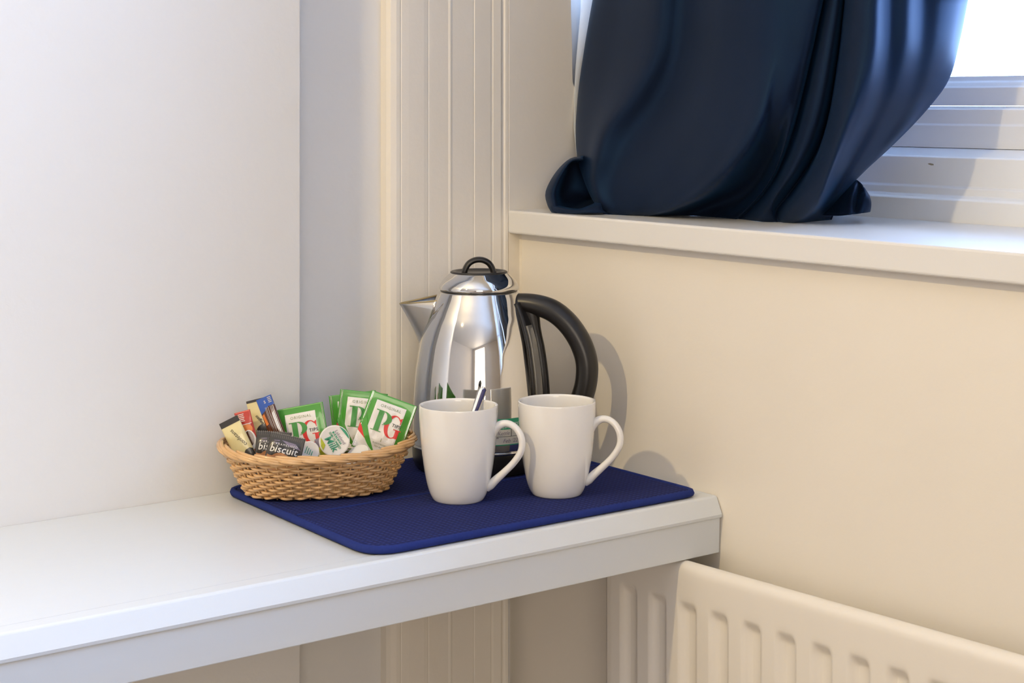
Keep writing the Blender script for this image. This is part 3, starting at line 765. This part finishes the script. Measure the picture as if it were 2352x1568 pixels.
stamp('orange_glow', band(.0085, -.0205, (.0078, .0060), (.0001, .0001), 0, 360, 20), S, .0002, M_orange, t)
stamp('cup_print', band(.0105, -.0330, (.0068, .0115), (.0001, .0001), 0, 360, 24), S, .0004, M_white, t)
stamp('cocoa_print', band(.0105, -.0310, (.0048, .0085), (.0001, .0001), 0, 360, 24), S, .0006, M_brown, t)
stamp('small_print', join2(*[rect2(.0012, -.0035-.0019*i, .0100-.0006*(i % 2), -.0026-.0019*i) for i in range(5)], rect2(.0015, -.0150, .0165, -.0144)), S, .0004, M_white, t)
t, S = packet('coffee_stick', 'cream stick sachet with broad black top band, leaning out furthest left', 'stick sachet', 503, 974, 1.875, 0.0230, 0.066, 0.0030, 27, M_yel, -6, 0, STG, crimp=.006, side=0, nx=12)
stamp('black_end', rect2(.0001, -.0065, .0229, 0, 6, 3), S, .0002, M_dark, t)
stamp('black_base', poly2((.0001, -.0655), (.0229, -.0655), (.0229, -.0400), (.0200, -.0380), (.0150, -.0385), (.0060, -.0480), (.0001, -.0520)), S, .0003, M_dark, t)
stamp('lettering', xf(glyphs('confetans', .0062, shear=.25), dx=.0155, dy=-.0225, rot=112), S, .0004, M_ink, t)
stamp('seal_ridges', join2(*[rect2(.0006, -.0012-.0009*i, .0224, -.0009-.0009*i, 4, 1) for i in range(6)]), S, .0003, M_ink, t)

def biscuit_pack(label, u, v, d, roll, txt=True):
    t, S = packet('biscuit_pack', label, 'biscuit', u, v, d, 0.0390, 0.040, 0.0048, roll, M_dark, -18, 0, 'wrapped biscuits in the basket', crimp=.0055, side=.003, wr=.0009)
    wdt = .0390
    # crimped top seal with zig-zag teeth
    V = []; F = []
    teeth = 18
    for i in range(teeth):
        x0 = wdt*i/teeth; x1 = wdt*(i+1)/teeth; b = len(V)
        V += [(x0, -.0002), (x1, -.0002), ((x0+x1)/2, .0014)]; F.append((b, b+1, b+2))
    stamp('serrated_seal', join2((V, F), *[rect2(.0008+i*.00215, -.0042, .0011+i*.00215, -.0002, 1, 2) for i in range(17)]), S, .0004, M_greyfoil, t)
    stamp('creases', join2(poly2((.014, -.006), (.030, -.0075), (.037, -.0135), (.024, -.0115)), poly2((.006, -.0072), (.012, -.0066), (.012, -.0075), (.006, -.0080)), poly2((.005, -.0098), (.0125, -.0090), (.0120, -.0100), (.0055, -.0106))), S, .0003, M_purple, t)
    top = [(.0015+.036*i/12, -.0232-.0012*math.sin(i*.9)+(.002 if 2 < i < 11 else 0)) for i in range(13)]; bot = [(x, -.039) for x, y in top]
    stamp('biscuit_print', curve_poly(top, bot), S, .0003, M_biscuit, t)
    stamp('lettering', join2(xf(glyphs('biscuit', .0112, bold=.00008, space=1.05, shear=.12), dx=.0185, dy=-.0200), xf(glyphs('CARAMELISED', .0034, space=1.35), dx=.0190, dy=-.0120)), S, .0006, M_white, t)
    return t
biscuit_pack('black biscuit packet partly hidden behind its twin beside the sticks', 590, 990, 1.868, -3)
biscuit_pack('black biscuit packet with the whole word biscuit showing, in front', 622, 992, 1.848, -12)

def pot(label, u, v, d, r, roll, tilt, yaw, art=True, small=False):
    t = thing('milk_pot', label, 'milk pot', at(u, v, d), 'single-serve milk pots in the basket')
    O, X, Y, N = frame(u, v, d, roll, tilt, yaw)
    def T(x, y, z): return X*x+Y*y+N*z
    def fn(x, y, off): return T(x, y, .0012+off)
    V, F = lathe([(r*.0, .0009), (r*.90, .0009), (r*.97, .0012), (r, .0006), (r, 0), (r*.9, -.0004)], n=40, cap0=False, cap1=False)
    o = mesh('lid', [T(p.x, p.y, p.z) for p in V], F, M_white, t)
    V, F = lathe([(r*.90, -.0003), (r*.86, -.004), (r*.78, -.0125), (r*.70, -.0150), (0, -.0150)], n=32, cap0=False, cap1=False)
    mesh('cup', [T(p.x, p.y, p.z) for p in V], F, M_pot, t)
    if art:
        V = [(r*.95*math.cos(math.radians(a)), r*.95*math.sin(math.radians(a))) for a in range(62, 129, 6)]
        stamp('green_segment', poly2(*V), fn, .0003, M_mgreen, t)
        stamp('pasture_print', poly2((-r*.70, -r*.60), (-r*.20, -r*.90), (r*.1, -r*.93), (-.1*r, -r*.62)), fn, .0003, M_lime, t)
        stamp('lettering', join2(xf(glyphs('Milk', r*.62, shear=.2, bold=.00018), dx=.02*r, dy=-r*.46), xf(glyphs('SEMI-SKIMMED', r*.20, bold=.00005), dx=0, dy=-r*.02), rect2(-r*.55, r*.17, r*.40, r*.30, 4, 1)), fn, .0004, M_mgreen, t)
        stamp('dark_lettering', xf(glyphs('Lakeland', r*.30, shear=.1), dx=0, dy=r*.34), fn, .0005, M_purple, t)
        stamp('band_lettering', xf(glyphs('DAIRIES', r*.15, bold=.00006, space=1.6), dx=-.05*r, dy=r*.185), fn, .0007, M_white, t)
    return t
pot('round white milk pot lid facing out with green lettering', 768, 1012, 1.872, 0.0172, -57, -12, 0)
pot('small milk pot lid low beside the black biscuit packets, only its top showing', 711, 1036, 1.862, 0.0110, -20, -20, 15, art=False)
tt = [o for o in COL.objects if o.name.startswith('milk_pot')][-1]
O, X, Y, N = frame(711, 1036, 1.862, -20, -20, 15)
stamp('lettering', join2(*[rect2(-.005+i*.0025, -.004, -.0042+i*.0025, .004-.001*i) for i in range(4)]), lambda x, y, off: X*x+Y*y+N*(.0012+off), .0003, M_mgreen, tt)
pot('plain pale milk pot turned on its side against the front rim', 820, 1046, 1.870, 0.0150, 30, -60, 0, art=False)
# a creamer sachet with a landscape print between the two lids
t, S = packet('creamer_sachet', 'small sachet with a dusk-toned landscape print beside the milk lid', 'sachet', 722, 1010, 1.880, 0.014, 0.030, 0.0015, 25, M_purple, -10, 0, crimp=.003, side=.002, nx=12, ny=12)
stamp('lime_print', poly2((-.0, -.012), (.004, -.008), (.008, -.016), (.006, -.024), (.0005, -.024)), S, .0003, M_lime, t)
stamp('pale_streak', poly2((.003, -.008), (.012, -.010), (.013, -.0115), (.004, -.0095)), S, .0004, M_white, t)

# ------------------------------------------------------------------ curtain
cur = thing('curtain', 'dark navy satin curtain with its hem bunched on the white window sill', 'curtain', (0.35, 0.10, 0.3035))
SZ = 0.3037
cols = [
 [(1392,0,.150),(1375,120,.150),(1362,240,.145),(1356,330,.135),(1362,400,.12),(1385,450,.10),(1405,475,.09),(1425,486,.075)],
 [(1362,0,.095),(1343,110,.095),(1329,210,.090),(1323,300,.080),(1328,370,.065),(1345,420,.050),(1366,462,.040),(1388,487,.035)],
 [(1430,0,.070),(1412,110,.068),(1388,210,.060),(1362,290,.048),(1350,360,.038),(1352,420,.030),(1370,465,.028),(1398,490,.030)],
 [(1515,0,.050),(1500,120,.048),(1455,215,.040),(1395,300,.030),(1372,370,.022),(1366,420,.020),(1382,465,.022),(1410,493,.032)],
 [(1575,0,.068),(1562,120,.066),(1520,230,.060),(1465,310,.048),(1425,380,.036),(1408,430,.030),(1415,470,.030),(1432,496,.035)],
 [(1660,0,.052),(1650,140,.050),(1620,250,.042),(1575,335,.036),(1525,405,.032),(1480,455,.034),(1460,485,.036),(1458,499,.042)],
 [(1735,0,.048),(1730,130,.046),(1712,230,.038),(1680,310,.030),(1625,395,.026),(1555,455,.032),(1500,485,.040),(1475,501,.048)],
 [(1775,0,.050),(1768,120,.048),(1757,215,.040),(1738,292,.032),(1692,372,.028),(1620,445,.034),(1545,482,.044),(1490,502,.052)],
 [(1800,0,.054),(1793,110,.052),(1780,200,.048),(1768,262,.050),(1745,330,.070),(1700,405,.090),(1640,455,.100),(1570,502,.090)],
 [(1830,0,.060),(1818,120,.058),(1802,225,.055),(1792,290,.070),(1775,350,.100),(1740,415,.118),(1700,460,.118),(1640,504,.100)],
 [(1868,0,.066),(1842,130,.066),(1822,230,.066),(1806,310,.070),(1785,375,.086),(1757,425,.100),(1725,465,.102),(1680,505,.096)],
 [(1886,0,.078),(1858,130,.078),(1836,225,.078),(1814,305,.080),(1785,385,.090),(1755,435,.098),(1720,475,.098),(1690,505,.096)],
 [(1892,0,.118),(1864,130,.118),(1842,225,.118),(1820,310,.115),(1790,390,.112),(1760,440,.110),(1725,480,.106),(1700,505,.100)],
 [(1902,0,.088),(1878,130,.084),(1855,240,.080),(1832,325,.078),(1805,395,.080),(1775,450,.084),(1755,485,.086),(1745,507,.088)],
 [(1928,0,.090),(1910,120,.086),(1888,240,.082),(1862,325,.080),(1826,395,.080),(1790,445,.084),(1772,480,.088),(1775,508,.094)],
 [(1940,0,.130),(1926,120,.130),(1906,250,.128),(1880,340,.125),(1838,410,.120),(1805,455,.112),(1782,485,.104),(1790,507,.100)],
 [(1944,0,.094),(1932,120,.090),(1914,235,.084),(1893,320,.078),(1866,390,.076),(1836,445,.080),(1812,480,.088),(1800,508,.098)],
 [(1972,0,.078),(1968,120,.074),(1955,220,.066),(1932,300,.060),(1904,385,.058),(1876,450,.068),(1848,488,.085),(1815,508,.100)],
 [(2010,0,.074),(2006,110,.070),(1990,205,.062),(1962,285,.056),(1925,365,.056),(1893,445,.070),(1868,485,.090),(1830,507,.104)],
 [(2045,0,.092),(2040,120,.092),(2022,220,.090),(1985,300,.092),(1948,375,.098),(1915,435,.112),(1885,478,.122),(1850,504,.115)],
 [(2085,0,.072),(2078,110,.072),(2055,210,.076),(2016,295,.084),(1972,370,.096),(1935,430,.116),(1900,470,.130),(1865,500,.125)],
 [(2120,0,.088),(2112,120,.088),(2088,220,.094),(2045,300,.102),(1995,370,.112),(1948,430,.128),(1915,465,.140),(1880,495,.135)],
 [(2160,0,.076),(2148,110,.078),(2122,205,.086),(2080,285,.098),(2025,350,.112),(1968,410,.130),(1930,450,.145),(1895,490,.145)],
 [(2200,0,.092),(2184,100,.094),(2156,190,.102),(2108,265,.112),(2048,332,.124),(1980,398,.138),(1938,440,.150),(1905,485,.150)],
 [(2223,0,.110),(2205,90,.112),(2180,180,.118),(2130,250,.126),(2055,328,.136),(1980,396,.148),(1940,435,.158),(1910,480,.155)],
 [(2212,0,.160),(2192,90,.162),(2165,180,.165),(2118,248,.168),(2045,326,.170),(1972,394,.172),(1930,435,.172),(1905,475,.165)],
]
NV = 64; G = []
for ci, c in enumerate(cols):
    k = max(0, ci-17)/7
    if ci >= 18:
        base = .064+.165*min(1, k)
        c = [(u, v, min(.238, (base+(y-.09)*.35)*(1-sst(290, 470, v))+(y+.03*k)*sst(290, 470, v)) if ci < 25 else min(.24, y+.08)) for u, v, y in c]
    P = [aty(u, v, y) for u, v, y in c]
    P[-1].z = SZ; P[-1] = P[-1]
    for p in P: p.z = max(p.z, SZ)
    up = P[0]-P[1]; top = Vector((P[0].x*0.92+0.03, P[0].y*0.5+0.05, 1.60)); mid = P[0]+up.normalized()*0.12
    mid2 = mid.lerp(top, 0.35)
    Q = [top, mid2, mid]
    low = resample(catmull(P, 8), NV)
    upc = resample(catmull([top, mid2, mid, P[0]], 6), 14)[:-1]
    G.append(upc+low)
n = len(G[0]); SUB = 7
cols3 = []
rowsG = []
for j in range(n): rowsG.append(catmull([g[j] for g in G], SUB))
m_ = len(rowsG[0]); V = [p for r in rowsG for p in r]; F = [(j*m_+i, (j+1)*m_+i, (j+1)*m_+i+1, j*m_+i+1) for j in range(n-1) for i in range(m_-1)]
for p in V: p.z = max(p.z, SZ)
o = mesh('drape', V, F, M_curt, cur); md = o.modifiers.new('t', 'SOLIDIFY'); md.thickness = 0.0009; md.offset = 0; rel(o, cur)
def loft(name, guides, nn_=20, sub=6):
    G = [resample(catmull([aty(u, v, y) for u, v, y in g], 6), nn_) for g in guides]
    R = [catmull([g[j] for g in G], sub) for j in range(nn_)]; m_ = len(R[0])
    V = [p for r in R for p in r]
    for p in V: p.z = max(p.z, SZ)
    F = [(j*m_+i, (j+1)*m_+i, (j+1)*m_+i+1, j*m_+i+1) for j in range(nn_-1) for i in range(m_-1)]
    o = mesh(name, V, F, M_curt, cur); md = o.modifiers.new('t', 'SOLIDIFY'); md.thickness = 0.0012; md.offset = 0; rel(o, cur); return o
lin = loft('lining', [
 [(1395,-900,.112),(1338,-60,.100),(1336,0,.100),(1327,100,.096),(1319,200,.092),(1318,300,.084),(1324,355,.074)],
 [(1405,-900,.114),(1352,-60,.104),(1349,0,.104),(1338,100,.100),(1327,200,.096),(1324,300,.088),(1330,355,.078)],
 [(1440,-900,.130),(1390,-60,.125),(1385,0,.125),(1370,100,.120),(1358,200,.115),(1350,300,.108),(1350,355,.098)]])
lin.data.materials.clear(); lin.data.materials.append(M_lining)
# crumpled tail of hem at the right
loft('hem_fold', [
 [(1925,430,.175),(1920,455,.165),(1905,480,.160),(1890,494,.150)],
 [(1955,418,.170),(1945,440,.160),(1935,470,.150),(1925,495,.140)],
 [(1968,414,.165),(1962,432,.148),(1955,462,.145),(1950,493,.138)],
 [(1978,422,.160),(1975,440,.165),(1968,462,.160),(1965,491,.145)],
 [(1988,436,.165),(1986,448,.150),(1984,466,.150),(1982,489,.150)],
 [(1997,452,.175),(2000,462,.165),(2000,474,.165),(1998,486,.170)],
 [(1990,452,.200),(1993,462,.200),(1993,472,.200),(1990,484,.200)]])
# open pocket of hem at the left
loft('hem_fold', [
 [(1345,362,.070),(1310,366,.060),(1278,400,.045),(1262,440,.030),(1268,470,.020),(1285,487,.010)],
 [(1340,359,.040),(1308,366,.030),(1276,398,.018),(1254,440,.010),(1258,470,.004),(1268,488,-.002)],
 [(1340,366,.025),(1312,371,.020),(1290,402,.010),(1274,440,.004),(1276,468,-.002),(1282,489,-.005)],
 [(1342,372,.060),(1314,373,.055),(1300,402,.050),(1290,440,.045),(1292,462,.040),(1300,478,.030)],
 [(1375,395,.080),(1362,420,.080),(1350,440,.075),(1345,455,.070),(1345,468,.060),(1345,482,.050)],
 [(1430,395,.100),(1430,420,.100),(1430,440,.095),(1430,455,.090),(1430,468,.085),(1430,482,.080)]])
loft('hem_fold', [
 [(1268,466,.004),(1290,474,.010),(1325,480,.018),(1350,474,.022),(1375,462,.030)],
 [(1263,472,-.004),(1290,478,-.004),(1325,483,.000),(1352,478,.008),(1380,468,.022)],
 [(1265,482,-.006),(1290,486,-.007),(1325,488,-.004),(1355,485,.004),(1385,482,.018)],
 [(1270,489,-.004),(1292,490,-.006),(1325,490,-.003),(1358,489,.006),(1395,489,.022)]])
